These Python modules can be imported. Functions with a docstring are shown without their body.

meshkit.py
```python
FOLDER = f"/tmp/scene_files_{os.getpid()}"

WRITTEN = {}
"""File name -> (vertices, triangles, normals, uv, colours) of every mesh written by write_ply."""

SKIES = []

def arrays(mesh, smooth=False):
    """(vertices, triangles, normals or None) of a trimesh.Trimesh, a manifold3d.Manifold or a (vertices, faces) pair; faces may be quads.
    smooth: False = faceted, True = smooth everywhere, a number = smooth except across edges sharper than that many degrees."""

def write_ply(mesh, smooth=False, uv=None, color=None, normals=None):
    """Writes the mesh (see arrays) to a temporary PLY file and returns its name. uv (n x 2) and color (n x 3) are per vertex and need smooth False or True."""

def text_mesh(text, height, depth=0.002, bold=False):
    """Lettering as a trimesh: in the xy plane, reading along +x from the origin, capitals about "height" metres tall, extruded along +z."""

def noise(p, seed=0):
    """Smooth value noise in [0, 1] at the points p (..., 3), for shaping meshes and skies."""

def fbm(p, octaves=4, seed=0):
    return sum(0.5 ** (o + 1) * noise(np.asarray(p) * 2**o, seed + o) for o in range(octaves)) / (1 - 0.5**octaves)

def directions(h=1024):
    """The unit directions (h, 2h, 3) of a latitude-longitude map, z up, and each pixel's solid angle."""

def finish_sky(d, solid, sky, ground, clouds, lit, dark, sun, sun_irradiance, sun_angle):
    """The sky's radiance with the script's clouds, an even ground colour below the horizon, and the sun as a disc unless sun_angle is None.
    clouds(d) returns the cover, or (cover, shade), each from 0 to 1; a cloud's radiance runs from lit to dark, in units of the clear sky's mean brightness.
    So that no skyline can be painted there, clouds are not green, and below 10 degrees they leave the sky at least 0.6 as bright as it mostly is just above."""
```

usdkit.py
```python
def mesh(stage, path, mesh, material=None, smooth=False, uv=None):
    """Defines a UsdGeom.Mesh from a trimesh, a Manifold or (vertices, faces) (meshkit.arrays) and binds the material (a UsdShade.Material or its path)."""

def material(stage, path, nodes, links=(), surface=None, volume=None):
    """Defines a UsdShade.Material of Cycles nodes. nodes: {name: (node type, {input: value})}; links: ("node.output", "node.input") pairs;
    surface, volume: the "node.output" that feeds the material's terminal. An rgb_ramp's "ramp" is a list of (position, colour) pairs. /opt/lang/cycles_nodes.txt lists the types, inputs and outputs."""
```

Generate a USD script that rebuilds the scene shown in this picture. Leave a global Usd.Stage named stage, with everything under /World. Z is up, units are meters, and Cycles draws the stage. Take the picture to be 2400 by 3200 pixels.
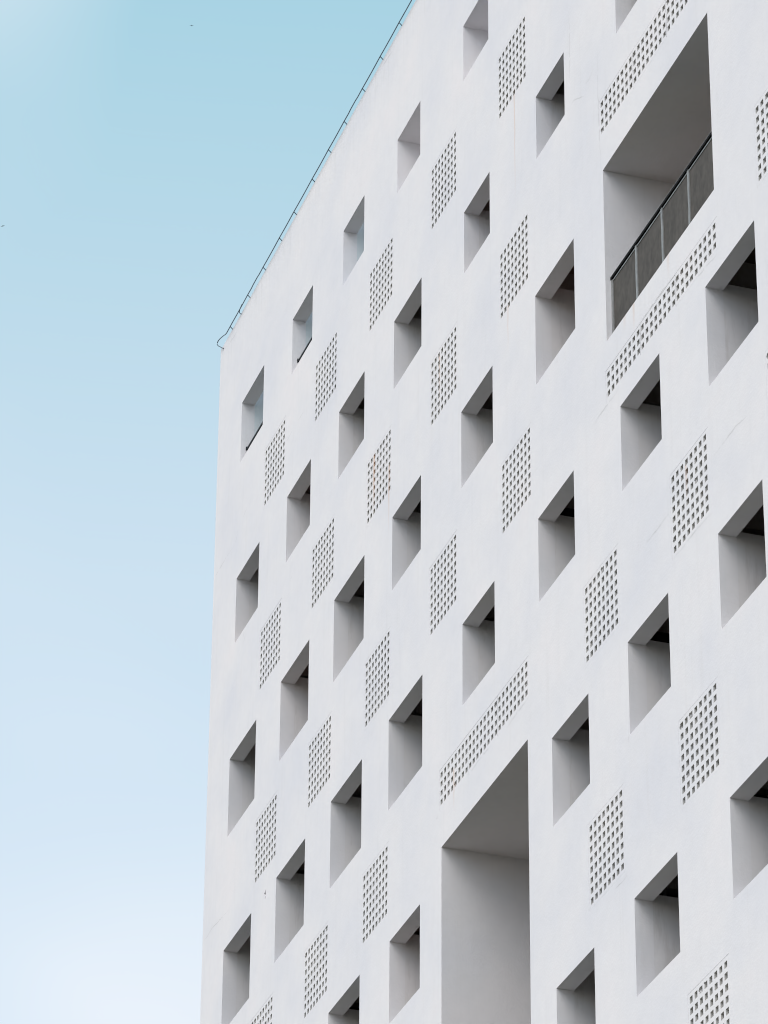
import math, random
import numpy as np, trimesh, manifold3d as m3, usdkit
from pxr import Usd, UsdGeom, UsdLux, UsdShade, Gf, Sdf

random.seed(7)
rng = np.random.default_rng(7)
stage = Usd.Stage.CreateInMemory()
UsdGeom.SetStageUpAxis(stage, UsdGeom.Tokens.z)
UsdGeom.SetStageMetersPerUnit(stage, 1.0)
UsdGeom.Xform.Define(stage, '/World')
UsdGeom.Scope.Define(stage, '/World/Looks')

# ------------------------------------------------------------------ camera, sky, sun, exposure
EYE = np.array([0.0, -16.5, 1.6])
PITCH, ROLL, YAW = 0.5207417187, 0.0079054481, 2.8280243257
FOCAL = 36.0 * 13105.05 / 2400.0
EXPOSURE = 0.21
SUN_AZ, SUN_EL = math.radians(292), math.radians(53)      # direction towards the sun: (cos az, sin az)
SUN_INT, SUN_ANGLE = 0.40, 45.0
SKY_STRENGTH = 0.124
CLOUD, CLOUD_AT = (6.0, 6.35, 6.8), (8.577, 2.565, 9.96)

fw = np.array([math.cos(YAW) * math.cos(PITCH), math.sin(YAW) * math.cos(PITCH), math.sin(PITCH)])
rt = np.cross(fw, [0, 0, 1]); rt /= np.linalg.norm(rt); up = np.cross(rt, fw)
rt, up = rt * math.cos(ROLL) + up * math.sin(ROLL), -rt * math.sin(ROLL) + up * math.cos(ROLL)
cam = UsdGeom.Camera.Define(stage, '/World/camera')
M = Gf.Matrix4d(*rt, 0, *up, 0, *(-fw), 0, *EYE, 1)
cam.AddTransformOp().Set(M)
cam.CreateFocalLengthAttr(FOCAL)
cam.CreateHorizontalApertureAttr(36.0)
cam.CreateVerticalApertureAttr(48.0)
cam.CreateClippingRangeAttr(Gf.Vec2f(0.1, 20000))
cam.CreateExposureAttr(EXPOSURE)

sun_dir = np.array([math.cos(SUN_AZ) * math.cos(SUN_EL), math.sin(SUN_AZ) * math.cos(SUN_EL), math.sin(SUN_EL)])
SUN_ROT = math.atan2(sun_dir[0], sun_dir[1])
SKY_TINT = (0.85, 0.85, 0.82)
usdkit.material(stage, '/World/Looks/sky_look', {
    'sky': ('sky_texture', {'sky_type': 'single_scattering', 'sun_disc': False, 'sun_elevation': SUN_EL, 'sun_rotation': SUN_ROT,
                            'altitude': 100.0, 'air_density': 1.0, 'aerosol_density': 2.0, 'ozone_density': 1.0}),
    'tint': ('mix_color', {'blend_type': 'multiply', 'fac': 1.0, 'b': SKY_TINT, 'use_clamp': False}),
    'co': ('texture_coordinate', {}), 'xyz': ('separate_xyz', {}),
    'haze': ('rgb_ramp', {'ramp': [(0.0, (.78, .76, .72)), (0.37, (.84, .93, .91)), (0.48, (.82, .94, .91)), (0.60, (.47, .80, .79)), (1.0, (.30, .62, .68))]}),
    'hz': ('mix_color', {'blend_type': 'multiply', 'fac': 1.0, 'b': (4.0, 4.0, 4.0), 'use_clamp': False}),
    'map': ('mapping', {'scale': (1.0, 1.0, 2.2), 'location': CLOUD_AT}),
    'noise': ('noise_texture', {'scale': 2.6, 'detail': 3.0, 'roughness': 0.45, 'distortion': 0.2}),
    'ramp': ('rgb_ramp', {'ramp': [(0.0, (0, 0, 0)), (0.49, (0, 0, 0)), (0.60, (0.5,) * 3), (0.75, (0.9,) * 3)]}),
    'low': ('rgb_ramp', {'ramp': [(0.0, (1, 1, 1)), (0.37, (.9,) * 3), (0.44, (.16,) * 3), (0.575, (.22,) * 3), (0.614, (1, 1, 1)), (1.0, (1, 1, 1))]}),
    'cb': ('math', {'math_type': 'multiply', 'value2': 2.3}), 'cf': ('math', {'math_type': 'multiply', 'use_clamp': True}),
    'veil': ('mix_color', {'blend_type': 'add', 'fac': 1.0, 'use_clamp': False}),
    'mix': ('mix_color', {'blend_type': 'mix', 'b': CLOUD, 'use_clamp': False}),
    'bg': ('background_shader', {'strength': SKY_STRENGTH}),
}, [('sky.color', 'tint.a'), ('co.generated', 'map.vector'), ('co.generated', 'xyz.vector'), ('xyz.z', 'haze.fac'), ('map.vector', 'noise.vector'), ('noise.fac', 'ramp.fac'),
    ('tint.result', 'veil.a'), ('haze.color', 'hz.a'), ('hz.result', 'veil.b'), ('veil.result', 'mix.a'), ('ramp.color', 'cb.value1'), ('cb.value', 'cf.value1'), ('xyz.z', 'low.fac'), ('low.color', 'cf.value2'), ('cf.value', 'mix.fac'), ('mix.result', 'bg.color')], surface='bg.background')
dome = UsdLux.DomeLight.Define(stage, '/World/sky')
UsdShade.MaterialBindingAPI.Apply(dome.GetPrim()).Bind(UsdShade.Material.Get(stage, '/World/Looks/sky_look'))
dome.GetPrim().SetCustomDataByKey('kind', 'structure')
sun = UsdLux.DistantLight.Define(stage, '/World/sun')
sun.CreateIntensityAttr(SUN_INT); sun.CreateAngleAttr(SUN_ANGLE); sun.CreateColorAttr(Gf.Vec3f(1.0, 0.915, 0.85))
sun.CreateNormalizeAttr(True)
zc = sun_dir; xc = np.cross([0, 0, 1], zc); xc /= np.linalg.norm(xc); yc = np.cross(zc, xc)
sun.AddTransformOp().Set(Gf.Matrix4d(*xc, 0, *yc, 0, *zc, 0, 0, 0, 60, 1))

# ------------------------------------------------------------------ helpers
used = {}
def path_for(name, parent):
    base = (str(parent.GetPath()) if parent is not None else '/World') + '/' + name
    n = used.get(base, -1) + 1; used[base] = n
    return base if n == 0 else f'{base}_{n:03d}'

def obj(name, mesh, mat, parent=None, smooth=False):
    m = usdkit.mesh(stage, path_for(name, parent), mesh, '/World/Looks/' + mat, smooth=smooth)
    return m.GetPrim()

def tag(prim, label=None, cat=None, group=None, kind=None):
    for k, v in (('label', label), ('category', cat), ('group', group), ('kind', kind)):
        if v: prim.SetCustomDataByKey(k, v)
    return prim

def thing(name, label, cat, loc=(0, 0, 0), group=None):
    x = UsdGeom.Xform.Define(stage, path_for(name, None))
    x.AddTranslateOp().Set(Gf.Vec3d(*map(float, loc)))
    return tag(x.GetPrim(), label, cat, group)

class MB:
    """Collects quads and solids into one mesh."""
    def __init__(self): self.v, self.f = [], []
    def quad(self, a, b, c, d):
        n = len(self.v); self.v += [a, b, c, d]; self.f += [[n, n + 1, n + 2], [n, n + 2, n + 3]]; return self
    def add(self, tm):
        n = len(self.v); self.v += [tuple(p) for p in np.asarray(tm.vertices)]; self.f += (np.asarray(tm.faces) + n).tolist(); return self
    def box(self, x0, x1, y0, y1, z0, z1):
        b = trimesh.creation.box([x1 - x0, y1 - y0, z1 - z0]); b.apply_translation([(x0 + x1) / 2, (y0 + y1) / 2, (z0 + z1) / 2]); return self.add(b)
    def mesh(self): return np.array(self.v, float), np.array(self.f, int)

def mbox(x0, x1, y0, y1, z0, z1):
    return m3.Manifold.cube([x1 - x0, y1 - y0, z1 - z0]).translate([x0, y0, z0])

def tube(points, r, sides=8):
    P = np.array(points, float); n = len(P)
    T = np.gradient(P, axis=0); T /= np.linalg.norm(T, axis=1)[:, None]
    ref = np.array([0.13, 0.2, 0.97]); V = []
    for i in range(n):
        a = np.cross(T[i], ref); a /= np.linalg.norm(a); b = np.cross(T[i], a)
        for k in range(sides):
            t = 2 * math.pi * k / sides; V.append(P[i] + r * (a * math.cos(t) + b * math.sin(t)))
    F = []
    for i in range(n - 1):
        for k in range(sides):
            p, q = i * sides + k, i * sides + (k + 1) % sides
            F += [[p, q, q + sides], [p, q + sides, p + sides]]
    V += [P[0], P[-1]]; c0, c1 = n * sides, n * sides + 1
    for k in range(sides):
        F += [[c0, (k + 1) % sides, k], [c1, (n - 1) * sides + k, (n - 1) * sides + (k + 1) % sides]]
    m = trimesh.Trimesh(np.array(V), np.array(F), process=False); m.fix_normals(); return m

# ------------------------------------------------------------------ materials
RUST = [  # x, z top, z bottom, half width, strength  (rust runs seen under screen holes and the balcony)
    (-45.12, 35.95, 33.85, 0.034, 0.42), (-47.76, 26.60, 25.90, 0.040, 0.42), (-51.39, 33.52, 32.35, 0.050, 0.75),
    (-50.66, 32.95, 31.65, 0.045, 0.55), (-48.36, 33.48, 32.40, 0.045, 0.45), (-40.88, 29.90, 29.36, 0.060, 0.30),
    (-45.47, 32.58, 31.75, 0.045, 0.22), (-39.38, 26.66, 26.05, 0.045, 0.34), (-39.72, 29.90, 29.45, 0.07, 0.22),
    (-41.2, 29.86, 29.6, 0.09, 0.16), (-47.0, 25.72, 25.68, 0.1, 0.1)]

def plaster(path, base, stain=0.0, rust=False):
    N = {
        'geo': ('geometry', {}),
        'big': ('noise_texture', {'scale': 0.55, 'detail': 3.0, 'roughness': 0.55}),
        'bigr': ('rgb_ramp', {'ramp': [(0.3, tuple(c * k for c, k in zip(base, (0.93, 0.945, 0.975)))), (0.55, base), (0.75, tuple(min(.86, c * k) for c, k in zip(base, (1.045, 1.02, 1.01))))]}),
        'mid': ('noise_texture', {'scale': 6.0, 'detail': 5.0, 'roughness': 0.65}),
        'midr': ('rgb_ramp', {'ramp': [(0.25, (0.965, 0.965, 0.965)), (0.7, (1, 1, 1))]}),
        'mul': ('mix_color', {'blend_type': 'multiply', 'fac': 1.0}),
        # faint vertical dirt runs
        'smap': ('mapping', {'scale': (4.0, 4.0, 0.22 if stain == 0 else 0.7)}),
        'sn': ('noise_texture', {'scale': 1.6, 'detail': 6.0, 'roughness': 0.7}),
        'sr': ('rgb_ramp', {'ramp': [(0.54, (0, 0, 0)), (0.85, (0.15 + stain,) * 3)]}),
        'smix': ('mix_color', {'blend_type': 'mix', 'b': (0.50, 0.47, 0.44) if stain == 0 else (0.26, 0.20, 0.16)}),
        'fine': ('noise_texture', {'scale': 26.0, 'detail': 4.0, 'roughness': 0.6}),
        'wav': ('noise_texture', {'scale': 1.3, 'detail': 2.0}),
        'b1': ('bump', {'strength': 0.18, 'distance': 0.012}),
        'b2': ('bump', {'strength': 0.22, 'distance': 0.03}),
        'bsdf': ('principled_bsdf', {'roughness': 0.78, 'specular_ior_level': 0.25}),
    }
    L = [('geo.position', 'big.vector'), ('geo.position', 'mid.vector'), ('geo.position', 'smap.vector'), ('geo.position', 'fine.vector'),
         ('geo.position', 'wav.vector'), ('smap.vector', 'sn.vector'), ('sn.fac', 'sr.fac'), ('big.fac', 'bigr.fac'), ('mid.fac', 'midr.fac'),
         ('bigr.color', 'mul.a'), ('midr.color', 'mul.b'), ('mul.result', 'smix.a'), ('sr.color', 'smix.fac'),
         ('wav.fac', 'b2.height'), ('fine.fac', 'b1.height'), ('b2.normal', 'b1.normal'), ('b1.normal', 'bsdf.normal')]
    out = 'smix.result'
    if rust:
        N['xyz'] = ('separate_xyz', {}); L.append(('geo.position', 'xyz.vector'))
        N['wob'] = ('noise_texture', {'scale': 3.0, 'detail': 2.0}); L.append(('geo.position', 'wob.vector'))
        N['wobx'] = ('math', {'math_type': 'multiply_add', 'value2': 0.05, 'value3': -0.025}); L.append(('wob.fac', 'wobx.value1'))
        N['xw'] = ('math', {'math_type': 'add'}); L += [('xyz.x', 'xw.value1'), ('wobx.value', 'xw.value2')]
        prev = None
        for i, (x, zt, zb, w, s) in enumerate(RUST):
            N[f'd{i}'] = ('math', {'math_type': 'subtract', 'value2': x}); L.append(('xw.value', f'd{i}.value1'))
            N[f'a{i}'] = ('math', {'math_type': 'absolute'}); L.append((f'd{i}.value', f'a{i}.value1'))
            N[f'm{i}'] = ('map_range', {'range_type': 'smoothstep', 'from_min': w, 'from_max': 0.0, 'to_min': 0.0, 'to_max': s, 'clamp': True}); L.append((f'a{i}.value', f'm{i}.value'))
            N[f't{i}'] = ('map_range', {'range_type': 'smoothstep', 'from_min': zt + 0.04, 'from_max': zt, 'to_min': 0.0, 'to_max': 1.0, 'clamp': True}); L.append(('xyz.z', f't{i}.value'))
            N[f'u{i}'] = ('map_range', {'range_type': 'smoothstep', 'from_min': zb, 'from_max': zt, 'to_min': 0.0, 'to_max': 1.0, 'clamp': True}); L.append(('xyz.z', f'u{i}.value'))
            N[f'p{i}'] = ('math', {'math_type': 'multiply'}); L += [(f'm{i}.result', f'p{i}.value1'), (f't{i}.result', f'p{i}.value2')]
            N[f'q{i}'] = ('math', {'math_type': 'multiply'}); L += [(f'p{i}.value', f'q{i}.value1'), (f'u{i}.result', f'q{i}.value2')]
            if prev is None: prev = f'q{i}.value'
            else:
                N[f's{i}'] = ('math', {'math_type': 'maximum'}); L += [(prev, f's{i}.value1'), (f'q{i}.value', f's{i}.value2')]; prev = f's{i}.value'
        N['rmix'] = ('mix_color', {'blend_type': 'mix', 'b': (0.66, 0.36, 0.19)}); L += [(prev, 'rmix.fac'), (out, 'rmix.a')]
        out = 'rmix.result'
        # weathering below the parapet
        N['pz'] = ('map_range', {'range_type': 'smoothstep', 'from_min': 39.3, 'from_max': 40.7, 'to_min': 0.0, 'to_max': 0.55, 'clamp': True}); L.append(('xyz.z', 'pz.value'))
        N['pm'] = ('mapping', {'scale': (9.0, 9.0, 0.5)}); L.append(('geo.position', 'pm.vector'))
        N['pn'] = ('noise_texture', {'scale': 1.0, 'detail': 6.0, 'roughness': 0.7}); L.append(('pm.vector', 'pn.vector'))
        N['pr'] = ('rgb_ramp', {'ramp': [(0.52, (0, 0, 0)), (0.75, (0.5, 0.5, 0.5))]}); L.append(('pn.fac', 'pr.fac'))
        N['pp'] = ('math', {'math_type': 'multiply'}); L += [('pz.result', 'pp.value1'), ('pr.color', 'pp.value2')]
        N['pmix'] = ('mix_color', {'blend_type': 'mix', 'b': (0.42, 0.40, 0.38)}); L += [('pp.value', 'pmix.fac'), (out, 'pmix.a')]
        out = 'pmix.result'
    L.append((out, 'bsdf.base_color'))
    usdkit.material(stage, '/World/Looks/' + path, N, L, surface='bsdf.BSDF')

WHITE = (0.805, 0.778, 0.798)
plaster('white_plaster', WHITE, rust=True)
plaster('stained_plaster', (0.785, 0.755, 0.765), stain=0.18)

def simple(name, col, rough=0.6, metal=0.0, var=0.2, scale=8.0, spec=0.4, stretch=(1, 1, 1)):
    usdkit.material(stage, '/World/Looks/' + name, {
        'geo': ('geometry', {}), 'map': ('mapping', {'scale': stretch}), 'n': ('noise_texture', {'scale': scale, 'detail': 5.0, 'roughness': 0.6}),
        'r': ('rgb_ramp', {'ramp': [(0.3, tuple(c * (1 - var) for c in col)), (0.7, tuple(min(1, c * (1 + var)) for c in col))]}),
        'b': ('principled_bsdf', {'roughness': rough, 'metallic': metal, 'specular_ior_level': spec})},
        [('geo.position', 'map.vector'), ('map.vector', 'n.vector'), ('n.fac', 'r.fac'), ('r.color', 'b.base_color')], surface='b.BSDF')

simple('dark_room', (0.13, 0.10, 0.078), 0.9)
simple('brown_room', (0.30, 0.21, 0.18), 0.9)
simple('black_paint', (0.012, 0.014, 0.018), 0.35)
simple('wire_metal', (0.075, 0.105, 0.135), 0.5)
simple('grey_pipe', (0.30, 0.30, 0.31), 0.5)
plaster('cement_hole_shade', (0.60, 0.58, 0.565), rust=True)  # darker grey puts shade into the screen holes; also cement of the beams
simple('rail_black', (0.012, 0.012, 0.013), 0.9, spec=0.1)
plaster('skylight_blue_tint', (0.70, 0.735, 0.755))  # blue sky light from the open top, put into the wall colour
simple('rail_panel', (0.074, 0.065, 0.058), 0.8, var=0.28, scale=7.0, stretch=(1.6, 1.0, 0.9))
simple('post_metal', (0.34, 0.34, 0.34), 0.45, 0.3)
simple('crack_grey', (0.40, 0.39, 0.38), 0.95)  # flat grey of the crack strips
simple('chipped_render', (0.30, 0.28, 0.26), 0.95)
simple('bird_grey', (0.16, 0.18, 0.20), 0.8)
simple('paving', (0.075, 0.082, 0.064), 0.9, var=0.15, scale=0.4)
simple('grey_tile', (0.34, 0.265, 0.21), 0.7)
simple('roof_concrete', (0.40, 0.40, 0.39), 0.9)

# ------------------------------------------------------------------ the ground
g = MB().quad((-4000, -4000, 0), (4000, -4000, 0), (4000, 4000, 0), (-4000, 4000, 0))
tag(obj('ground', g.mesh(), 'paving'), 'pale paved ground around the white building', 'ground', kind='structure')

# ------------------------------------------------------------------ the building
XL, XR, ZT, T = -60.23, -29.0, 40.625, 0.228
# windows: x0, x1, z0, z1, side wall top above the lintel, look of the room behind
WIN = [
 (-58.758, -57.452, 37.522, 38.692, 9, 'open'), (-55.820, -54.706, 37.550, 38.602, 9, 'open'), (-53.080, -52.002, 37.576, 38.617, 9, 'open'),
 (-50.353, -49.260, 37.589, 38.573, 0, 'niche'), (-47.280, -46.185, 37.589, 38.575, 0, 'niche'),
 (-41.235, -40.110, 34.236, 35.268, .13, 'dark'),
 (-53.183, -51.896, 34.111, 35.313, .133, 'dark'), (-50.465, -49.177, 34.148, 35.339, .136, 'hose'), (-47.272, -46.173, 34.232, 35.269, .109, 'brown'),
 (-44.263, -43.159, 34.235, 35.265, .132, 'cloth'), (-55.932, -54.646, 34.091, 35.293, .128, 'brown'), (-50.488, -49.179, 30.751, 31.971, .156, 'bars'),
 (-47.421, -46.106, 30.782, 32.008, .130, 'dark'), (-44.394, -42.915, 30.699, 32.091, .201, 'brown'), (-38.599, -37.096, 27.301, 28.688, .10, 'dark'),
 (-58.800, -57.481, 34.081, 35.299, 9, 'full'), (-53.298, -51.808, 30.642, 32.047, .128, 'dark'), (-47.394, -46.088, 27.387, 28.624, .126, 'cloth'),
 (-44.391, -43.066, 27.422, 28.651, .117, 'drum'), (-41.412, -40.092, 27.435, 28.649, .106, 'dark'), (-56.062, -54.563, 30.626, 32.016, .137, 'brown'),
 (-50.589, -49.092, 27.279, 28.702, .149, 'bars'), (-43.997, -42.703, 24.050, 25.277, .190, 'dark'), (-41.360, -40.042, 24.066, 25.306, .082, 'drum'),
 (-38.496, -37.187, 24.025, 25.268, .075, 'dark'), (-58.914, -57.407, 30.610, 32.005, 9, 'full'), (-53.318, -51.825, 27.258, 28.672, .137, 'dark'),
 (-56.089, -54.593, 27.235, 28.650, .130, 'dark'), (-50.487, -49.170, 24.007, 25.234, .160, 'brown'), (-58.962, -57.422, 27.210, 28.640, 9, 'full'),
 (-53.292, -51.826, 23.870, 25.294, .112, 'dark'), (-41.351, -40.008, 20.701, 21.935, .093, 'bars'), (-43.963, -42.672, 20.640, 21.875, 9, 'full'),
 (-38.447, -37.140, 20.670, 21.896, .065, 'dark'),
 # the pattern goes on below and beside the picture
 (-56.09, -54.6, 23.85, 25.28, .12, 'dark'), (-58.97, -57.43, 23.84, 25.27, .12, 'dark'), (-50.48, -49.17, 20.63, 21.86, .12, 'dark'),
 (-53.29, -51.83, 20.55, 21.9, .12, 'dark'), (-56.1, -54.6, 20.5, 21.9, .12, 'dark'), (-58.98, -57.44, 20.48, 21.88, .12, 'dark'),
 (-44.25, -43.15, 37.59, 38.58, 0, 'niche'), (-41.23, -40.11, 37.59, 38.58, 0, 'niche'), (-38.2, -37.1, 37.59, 38.58, 0, 'niche'),
 (-38.2, -37.1, 34.236, 35.268, .13, 'dark'), (-35.3, -34.2, 34.236, 35.268, .13, 'dark'), (-35.5, -34.1, 30.72, 32.05, .13, 'dark'),
 (-35.6, -34.2, 27.35, 28.67, .13, 'dark'), (-35.6, -34.25, 24.05, 25.27, .13, 'dark'), (-35.6, -34.25, 20.68, 21.9, .13, 'dark'),
 (-41.35, -40.0, 17.3, 18.55, .1, 'dark'), (-38.45, -37.14, 17.3, 18.55, .1, 'dark'), (-35.6, -34.25, 17.3, 18.55, .1, 'dark'),
]
LOGGIA = [(-41.815, -38.225, 29.844, 32.456), (-48.271, -44.873, 19.2, 25.681)]
# perforated screens: x0, x1, z0, z1 of the field of holes
SQ = [(-45.750, 35.894), (-48.715, 35.893), (-51.665, 35.892), (-54.456, 35.867), (-57.240, 35.845), (-45.752, 32.552), (-48.722, 32.532), (-51.686, 32.510),
      (-54.462, 32.500), (-57.255, 32.467), (-45.750, 29.165), (-48.745, 29.145), (-51.684, 29.120), (-54.472, 29.102), (-39.834, 25.718), (-42.750, 25.720),
      (-39.803, 22.428), (-42.752, 22.456), (-57.258, 29.076), (-51.700, 25.715), (-54.480, 25.690), (-57.250, 25.690), (-39.780, 19.028), (-36.912, 29.107),
      (-36.902, 25.725),
      (-36.90, 22.43), (-36.90, 19.03), (-42.75, 19.03), (-51.70, 22.42), (-54.48, 22.40), (-57.25, 22.38), (-36.9, 32.56)]
PX, HX, PZ, HZ = 0.1438, 0.0836, 0.1358, 0.0776
WIDE = [(-41.842, 33.045, 25, 4), (-41.831, 29.027, 25, 3), (-48.315, 26.318, 24, 4)]
PXW = {25: 3.601 / 24.58, 24: 3.45 / 23.58}

building = thing('white_building', 'tall white plastered building with staggered deep square windows and perforated screens', 'building')

blocks = []          # x0, z0, columns, rows, pitch, left edge, right edge, bottom, top
MG = 0.055
for x0, z0 in SQ:
    blocks.append((x0, z0, 8, 8, PX, x0 - MG, x0 + 7 * PX + HX + MG, z0 - MG, z0 + 7 * PZ + HZ + MG))
for x0, z0, n, r in WIDE:
    p = PXW[n]; cuts = [0, 8, 16, n]
    for a, b in zip(cuts[:-1], cuts[1:]):
        gap = (p - HX) / 2
        xa, xb = x0 + a * p, x0 + (b - 1) * p + HX
        blocks.append((xa, z0, b - a, r, p, xa - (MG if a == 0 else gap), xb + (MG if b == n else gap), z0 - MG, z0 + (r - 1) * PZ + HZ + MG))

# front wall: one slab with every opening cut through it; the window recesses bring the inner faces
wall = mbox(XL, XR, 0, T, 0, ZT)
cut = [mbox(x0, x1, -1, 1, z0, z1) for x0, x1, z0, z1, *_ in WIN] + [mbox(x0, x1, -1, 1, z0, z1) for x0, x1, z0, z1 in LOGGIA]
cut += [mbox(b[5], b[6], -1, 1, b[7], b[8]) for b in blocks]
chip = np.array([(-56.735, 28.663), (-56.69, 28.672), (-56.635, 28.700), (-56.640, 28.650), (-56.625, 28.600), (-56.640, 28.560), (-56.685, 28.545), (-56.668, 28.600), (-56.690, 28.635)])
wall = wall - m3.Manifold.batch_boolean(cut, m3.OpType.Add)
cs = m3.CrossSection([chip.tolist()], m3.FillRule.NonZero)
chip_cut = m3.Manifold.extrude(cs, 0.05).rotate([90, 0, 0]).translate([0, 0.04, 0])
wall = wall - chip_cut
wm = wall.to_mesh(); wv = np.array(wm.vert_properties[:, :3], float); wf = np.array(wm.tri_verts, int)
nrm = np.cross(wv[wf[:, 1]] - wv[wf[:, 0]], wv[wf[:, 2]] - wv[wf[:, 0]]); nrm /= np.maximum(np.linalg.norm(nrm, axis=1)[:, None], 1e-12)
cen = wv[wf].mean(1); drop = np.zeros(len(wf), bool); side = np.abs(nrm[:, 1]) < 0.5
for x0, x1, z0, z1 in [w[:4] for w in WIN] + LOGGIA:
    inside = (cen[:, 0] > x0 - 1e-4) & (cen[:, 0] < x1 + 1e-4) & (cen[:, 2] > z0 - 1e-4) & (cen[:, 2] < z1 + 1e-4)
    drop |= side & inside
front = obj('front_wall', (wv, wf[~drop]), 'white_plaster', building)
c = MB()
cx, cz = chip.mean(0)
c.quad((cx - .09, .0405, cz - .12), (cx + .09, .0405, cz - .12), (cx + .09, .0405, cz + .12), (cx - .09, .0405, cz + .12))
obj('chipped_hole', c.mesh(), 'chipped_render', front)

# the rest of the shell
D0 = 15.0
b = MB(); b.box(XL, XL + 0.25, T + 0.001, D0, 0, ZT - 0.004); obj('side_wall', b.mesh(), 'white_plaster', building)
b = MB(); b.box(XR - 0.25, XR, T + 0.001, D0, 0, ZT - 0.004); obj('side_wall', b.mesh(), 'white_plaster', building)
b = MB(); b.box(XL, XR, D0 + 0.001, D0 + 0.25, 0, ZT - 0.004); obj('back_wall', b.mesh(), 'white_plaster', building)
b = MB(); b.box(XL + 0.252, XR - 0.252, T + 0.002, D0 - 0.001, 36.75, 37.0); obj('roof_terrace', b.mesh(), 'roof_concrete', building)

b = MB(); b.box(XL + 0.252, XR - 0.252, 2.35, D0 - 0.002, 37.001, ZT - 0.25); obj('added_sky_blocker', b.mesh(), 'roof_concrete', building)  # unseen block added to cut sky light behind the top windows

def room(x0, x1, z0, z1, y0, y1, open_front=True):
    m = MB()
    m.quad((x0, y0, z0), (x1, y0, z0), (x1, y1, z0), (x0, y1, z0)); m.quad((x0, y0, z1), (x0, y1, z1), (x1, y1, z1), (x1, y0, z1))
    m.quad((x0, y0, z0), (x0, y1, z0), (x0, y1, z1), (x0, y0, z1)); m.quad((x1, y0, z0), (x1, y0, z1), (x1, y1, z1), (x1, y1, z0))
    m.quad((x0, y1, z0), (x1, y1, z0), (x1, y1, z1), (x0, y1, z1))
    return m.mesh()

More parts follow.
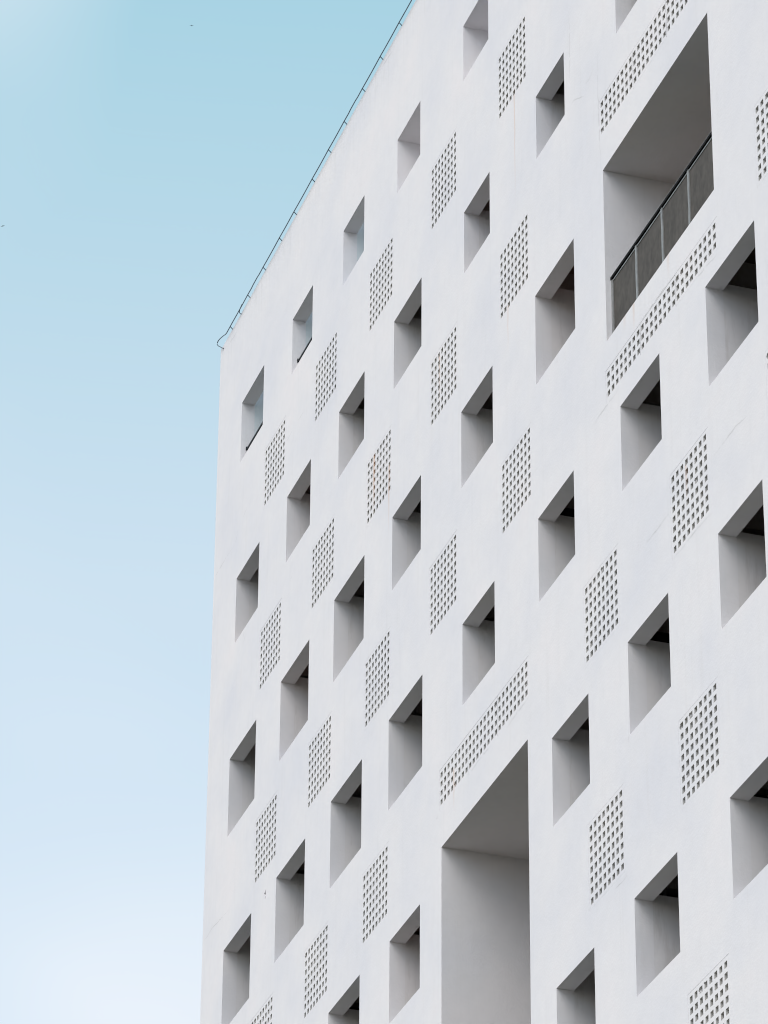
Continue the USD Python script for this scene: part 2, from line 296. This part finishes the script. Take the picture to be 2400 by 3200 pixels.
for x0, x1, z0, z1, fin, look in WIN:
    d = T if look != 'niche' else 0.95
    m = MB()
    m.quad((x0, 0, z0), (x0, d, z0), (x0, d, z1), (x0, 0, z1))            # left reveal
    m.quad((x1, 0, z0), (x1, 0, z1), (x1, d, z1), (x1, d, z0))            # right reveal
    m.quad((x0, 0, z0), (x1, 0, z0), (x1, d, z0), (x0, d, z0))            # sill
    if look == 'niche':
        m.quad((x0, d, z0), (x1, d, z0), (x1, d, z1), (x0, d, z1))
    w = obj('window', m.mesh(), 'white_plaster', building)
    s = MB().quad((x0, 0, z1), (x0, d, z1), (x1, d, z1), (x1, 0, z1))
    obj('soffit', s.mesh(), 'white_plaster', w)
    if look == 'niche':
        continue
    y0 = T + 0.0002
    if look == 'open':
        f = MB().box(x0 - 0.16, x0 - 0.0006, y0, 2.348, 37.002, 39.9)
        obj('side_wall', f.mesh(), 'skylight_blue_tint', w)
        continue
    zt = z1 + (fin if fin < 5 else 0.78)
    f = MB().box(x0 - 0.16, x0 - 0.0006, y0, 1.98, z0 - 0.34, zt - (0.004 if fin > 5 else 0))
    obj('side_wall', f.mesh(), 'stained_plaster', w)
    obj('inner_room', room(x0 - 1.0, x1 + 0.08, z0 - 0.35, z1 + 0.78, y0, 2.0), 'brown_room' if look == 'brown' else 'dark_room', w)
    obj('ceiling_beam', MB().box(x0 - 0.62, x0 - 0.44, y0 + .01, 1.97, z1 + 0.42, z1 + 0.775).mesh(), 'cement_hole_shade', w)
    # bits of pipe, hose and washing seen above the side walls
    if look == 'hose':
        obj('hose', tube([(x0 - .05, .52, zt + .02), (x0 - .06, .55, zt + .16), (x0 - .04, .60, zt + .26), (x0 + .02, .66, zt + .36)], 0.045), 'black_paint', w, 40)
        obj('hose', tube([(x0 - .1, .66, zt + .01), (x0 - .14, .7, zt + .2), (x0 - .2, .72, zt + .5)], 0.03), 'black_paint', w, 40)
    if look == 'bars':
        for k in range(3):
            obj('pipe', tube([(x0 - .28 - .1 * k, .5 + .22 * k, zt - .3), (x0 - .28 - .1 * k, .5 + .22 * k, z1 + .77)], 0.022), 'grey_pipe', w, 40)
    if look == 'cloth':
        for k in range(2):
            a = x0 - .22 - .06 * k; yy = .56 + .2 * k
            t = MB(); n = 5
            for i in range(n):
                u, v = i / n, (i + 1) / n
                t.quad((a + .02 * math.sin(5 * u), yy + .12 * u, zt - .3), (a + .02 * math.sin(5 * v), yy + .12 * v, zt - .3), (a + .02 * math.sin(6 * v), yy + .12 * v, z1 + .55), (a + .02 * math.sin(6 * u), yy + .12 * u, z1 + .55))
            obj('hanging_cloth', t.mesh(), 'grey_pipe', w)
    if look == 'drum':
        obj('duct', tube([(x0 - .3, .45, zt + .16), (x0 - .3, 1.6, zt + .16)], 0.13, 14), 'black_paint', w, 40)
        obj('pipe', tube([(x0 - .12, .38, zt + .03), (x0 - .12, 1.7, zt + .03)], 0.02), 'grey_pipe', w, 40)

# deep loggias
for x0, x1, z0, z1 in LOGGIA:
    d = 2.6; m = MB()
    m.quad((x0, 0, z0), (x0, d, z0), (x0, d, z1), (x0, 0, z1)); m.quad((x1, 0, z0), (x1, 0, z1), (x1, d, z1), (x1, d, z0))
    m.quad((x0, 0, z0), (x1, 0, z0), (x1, d, z0), (x0, d, z0))
    w = obj('loggia', m.mesh(), 'white_plaster', building)
    obj('soffit', MB().quad((x0, 0, z1), (x0, d, z1), (x1, d, z1), (x1, 0, z1)).mesh(), 'white_plaster', w)
    obj('floor', MB().quad((x0, .01, z0 + .004), (x1, .01, z0 + .004), (x1, d, z0 + .004), (x0, d, z0 + .004)).mesh(), 'grey_tile', w)
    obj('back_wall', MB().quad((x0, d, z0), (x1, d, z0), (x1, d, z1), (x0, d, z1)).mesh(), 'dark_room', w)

# perforated screens: cast blocks with square holes right through
for i, (x0, z0, n, r, p, xa, xb, za, zb) in enumerate(blocks):
    g = 0.0004 + 0.0012 * random.random() + (0.0014 if xa > -44 or r < 8 else 0)
    blk = mbox(xa + g, xb - g, 0.0 + 0.002 * random.random(), 0.07, za + g, zb - g)
    holes = []
    for a in range(n):
        for k in range(r):
            hx, hz = x0 + a * p, z0 + k * PZ
            j = rng.normal(0, 0.0016, 4)
            holes.append(mbox(hx + j[0], hx + HX + j[1], -1, 1, hz + j[2], hz + HZ + j[3]))
            if k == r - 1 and random.random() < 0.12 or random.random() < 0.012:   # a broken corner
                q = 0.02 + 0.02 * random.random()
                holes.append(m3.Manifold.cube([q, 0.05, q], True).rotate([0, 45, 20]).translate([hx + j[0], 0.0, hz + HZ * random.uniform(.45, 1)]))
    blk = blk - m3.Manifold.batch_boolean(holes, m3.OpType.Add)
    bm = blk.to_mesh(); bv = np.array(bm.vert_properties[:, :3], float); bf = np.array(bm.tri_verts, int)
    bn = np.cross(bv[bf[:, 1]] - bv[bf[:, 0]], bv[bf[:, 2]] - bv[bf[:, 0]]); bn /= np.maximum(np.linalg.norm(bn, axis=1)[:, None], 1e-12)
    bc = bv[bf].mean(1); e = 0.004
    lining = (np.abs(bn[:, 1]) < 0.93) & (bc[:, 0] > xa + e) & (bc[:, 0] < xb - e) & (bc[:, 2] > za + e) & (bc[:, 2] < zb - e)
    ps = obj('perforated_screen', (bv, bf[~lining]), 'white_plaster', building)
    tag(obj('hole_shade_lining', (bv, bf[lining]), 'cement_hole_shade', ps), kind='stuff')  # inner hole faces split off to carry the painted shade
# flat dark sheet behind each screen, painted shade for the unlit space
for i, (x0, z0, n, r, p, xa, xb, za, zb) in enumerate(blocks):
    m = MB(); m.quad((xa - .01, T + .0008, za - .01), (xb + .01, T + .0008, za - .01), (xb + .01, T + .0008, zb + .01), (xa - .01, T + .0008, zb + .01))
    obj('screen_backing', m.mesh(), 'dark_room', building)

# hairline cracks in the render
CR = [[(-41.44, 28.94), (-41.57, 28.91), (-41.78, 28.93), (-42.0, 28.92), (-42.11, 28.93), (-42.24, 28.91), (-42.39, 28.91)], [(-38.2, 28.92), (-38.29, 28.91), (-38.43, 28.93), (-38.56, 28.95), (-38.75, 28.95), (-38.82, 28.98)], [(-42.09, 34.21), (-42.19, 34.18), (-42.39, 34.2)], [(-42.43, 34.04), (-42.78, 34.22), (-42.91, 34.24)], [(-41.91, 34.42), (-41.93, 33.63), (-41.9, 32.93), (-41.88, 32.53)], [(-42.93, 35.8), (-42.94, 34.6)], [(-37.5, 26.28), (-37.83, 26.34), (-38.54, 26.32)], [(-39.91, 26.32), (-40.33, 26.31), (-40.81, 26.31)], [(-38.63, 25.63), (-39.13, 25.66), (-39.61, 25.65), (-39.9, 25.66)], [(-44.84, 26.25), (-45.35, 26.24), (-45.67, 26.22)], [(-46.25, 26.24), (-46.61, 26.27), (-47.18, 26.24)], [(-55.71, 36.41), (-56.03, 36.39)], [(-58.25, 36.38), (-58.5, 36.31)], [(-58.79, 36.21), (-58.93, 36.05)], [(-55.08, 36.42), (-55.36, 36.42)], [(-59.16, 40.42), (-59.37, 40.4), (-59.73, 40.43)], [(-59.09, 36.05), (-59.45, 36.06), (-59.92, 36.05), (-60.2, 36.05)], [(-58.68, 29.24), (-59.68, 29.33), (-60.19, 29.3)], [(-50.59, 40.43), (-50.86, 40.48), (-51.2, 40.49)], [(-41.55, 22.36), (-41.6, 22.31), (-41.76, 22.31), (-41.96, 22.32)], [(-39.39, 29.43), (-39.96, 29.45), (-40.81, 29.45)], [(-41.38, 24.07), (-41.42, 24.0)], [(-55.53, 33.68), (-55.67, 33.61)], [(-48.39, 26.2), (-48.5, 26.2)], [(-58.26, 34.04), (-58.24, 33.79)]]
for line in CR:
    P = np.array(line); L = np.r_[0, np.cumsum(np.linalg.norm(np.diff(P, axis=0), axis=1))]
    n = max(4, int(L[-1] / 0.06)); t = np.linspace(0, L[-1], n)
    x = np.interp(t, L, P[:, 0]) + rng.normal(0, 0.004, n); zz = np.interp(t, L, P[:, 1]) + rng.normal(0, 0.004, n)
    wd = 0.0017 * np.sin(np.linspace(0.15, math.pi - 0.15, n)) * rng.uniform(0.6, 1.4, n)
    m = MB()
    for i in range(n - 1):
        dx, dz = x[i + 1] - x[i], zz[i + 1] - zz[i]; l = math.hypot(dx, dz) + 1e-6; nx, nz = -dz / l, dx / l
        if (i % 7) == 5 and rng.random() < .5: continue
        m.quad((x[i] + nx * wd[i], -.002, zz[i] + nz * wd[i]), (x[i] - nx * wd[i], -.002, zz[i] - nz * wd[i]), (x[i + 1] - nx * wd[i + 1], -.002, zz[i + 1] - nz * wd[i + 1]), (x[i + 1] + nx * wd[i + 1], -.002, zz[i + 1] + nz * wd[i + 1]))
    obj('crack', m.mesh(), 'crack_grey', front)

# ------------------------------------------------------------------ balcony railing
x0, x1, z0, z1 = LOGGIA[0]
RY, RZ = 0.095, 30.815
rail = thing('balcony_railing', 'dark panelled balcony railing with grey posts across the upper loggia', 'railing', (x0, RY, z0))
def loc(mb): v, f = mb.mesh(); return v - np.array([x0, RY, z0]), f
posts = [x0 + 0.028, -40.945, -40.065, -39.185, x1 - 0.028]
for px in posts:
    m = MB(); m.box(px - .022, px - .006, RY - .022, RY + .014, z0 + .002, RZ - .052); m.box(px + .006, px + .022, RY - .022, RY + .014, z0 + .002, RZ - .052); m.box(px - .006, px + .006, RY - .010, RY + .010, z0 + .002, RZ - .052)
    obj('post', loc(m), 'post_metal', rail)
m = MB(); m.box(x0 + .002, x1 - .002, RY - .03, RY + .03, RZ - .042, RZ - .007); obj('top_rail', loc(m), 'rail_black', rail)
m = MB(); m.box(x0 + .002, x1 - .002, RY - .031, RY + .031, RZ - .006, RZ - .002); obj('rail_cap', loc(m), 'post_metal', rail)
for a, b_ in zip(posts[:-1], posts[1:]):
    m = MB(); m.box(a + .026, b_ - .026, RY - .006, RY + .006, z0 + .03, RZ - .080); pn = obj('panel', loc(m), 'rail_panel', rail)
    m = MB(); m.box(a + .026, b_ - .026, RY - .014, RY + .010, RZ - .078, RZ - .058); obj('panel_frame', loc(m), 'post_metal', pn)

# ------------------------------------------------------------------ bars across the two corner windows
for (x0, x1, zz), lab in (((-58.758, -57.452, 37.805), 'black bar across the top window nearest the building corner'), ((-55.820, -54.706, 37.825), 'black bar across the second top window from the building corner')):
    t = thing('window_bar', lab, 'bar', (x0, 0.122, zz), 'black bars across top windows')
    obj('tube', tube([(0.012, 0, 0), (x1 - x0 - 0.012, 0, 0)], 0.026, 12), 'black_paint', t, 40)
    obj('end_plate', MB().box(0.0005, 0.011, -.035, .035, -.035, .035).mesh(), 'black_paint', t)
    obj('end_plate', MB().box(x1 - x0 - .011, x1 - x0 - .0005, -.05, .05, -.05, .05).mesh(), 'black_paint', t)

# ------------------------------------------------------------------ lightning conductor along the roof edge
lc = thing('roof_wire', 'thin dark lightning conductor wire on small brackets along the roof edge', 'wire', (XL, 0, ZT))
def rel(P): return [(x - XL, y, z - ZT) for x, y, z in P]
bx = [-47.3, -48.25, -49.2, -50.168, -51.111, -52.023, -52.975, -53.817, -54.707, -55.723, -56.554, -57.503, -58.42, -59.487]
pts = []
for k in range(len(bx) - 1):
    for u in np.linspace(0, 1, 8, endpoint=False):
        sag = -0.006 * math.sin(math.pi * u)
        if k in (5, 11) and .3 < u < .75: sag += 0.012
        pts.append((bx[k] + (bx[k + 1] - bx[k]) * u, -0.050, 40.660 + sag))
pts += [(-59.50, -.05, 40.655), (-59.70, -.05, 40.653), (-59.78, -.05, 40.67), (-59.875, -.05, 40.708), (-60.00, -.05, 40.75), (-60.10, -.05, 40.782), (-60.222, -.05, 40.812), (-60.29, -.05, 40.808), (-60.30, -.05, 40.77), (-60.22, -.05, 40.695), (-60.12, -.045, 40.62), (-60.06, -.03, 40.565), (-60.02, -.004, 40.535)]
obj('wire', tube(rel(pts), 0.0085, 6), 'wire_metal', lc, 50)
for x in bx:
    obj('bracket', tube(rel([(x, -.050, 40.660), (x, -.024, 40.635), (x, 0.001, 40.611)]), 0.0075, 6), 'wire_metal', lc, 50)
obj('branch_wire', tube(rel([(-58.75, -.054, 40.668), (-58.92, -.042, 40.675), (-58.99, -.030, 40.655), (-58.985, -.012, 40.625), (-58.95, 0.001, 40.605)]), 0.0075, 6), 'wire_metal', lc, 50)

# ------------------------------------------------------------------ two far birds
def bird(pix, dist, span, lab, bank):
    q = rt * (pix[0] - 1200) - up * (pix[1] - 1600) + fw * 13105.05
    q = EYE + q / np.linalg.norm(q) * dist
    t = thing('bird', lab, 'bird', q, 'birds far off in the sky')
    s = span / 2
    sec = [(-s, .18 * s, .10 * s, .05 * s), (-.6 * s, .02 * s, .26 * s, .18 * s), (-.12 * s, 0, .30 * s, .10 * s), (.12 * s, 0, .30 * s, .10 * s), (.6 * s, .02 * s, .26 * s, .18 * s), (s, .18 * s, .10 * s, .05 * s)]
    ell = [np.array([(x, -y0 + wch / 2, h + .03 * s), (x, -y0 - wch / 2, h), (x, -y0 + wch / 2, h - .02 * s), (x, -y0, h + .05 * s)]) for x, y0, wch, h in sec]
    M_ = m3.Manifold.batch_boolean([m3.Manifold.hull_points(np.vstack([a, b]).tolist()) for a, b in zip(ell[:-1], ell[1:])]
        + [m3.Manifold.sphere(1, 12).scale([.11 * s, .42 * s, .12 * s]).translate([0, -.05 * s, .10 * s]), m3.Manifold.sphere(1, 10).scale([.08 * s, .10 * s, .08 * s]).translate([0, .40 * s, .13 * s]),
           m3.Manifold.hull_points([(-.06 * s, -.35 * s, .1 * s), (.06 * s, -.35 * s, .1 * s), (-.14 * s, -.75 * s, .08 * s), (.14 * s, -.75 * s, .08 * s), (0, -.5 * s, .13 * s)])], m3.OpType.Add)
    obj('body', M_.rotate([0, bank, 55]), 'bird_grey', t, 40)
bird((599, 81), 520, 0.50, 'tiny dark bird high in the sky left of the roof wire', 8)
bird((9, 707), 480, 0.50, 'tiny dark bird low at the left edge of the sky', -14)
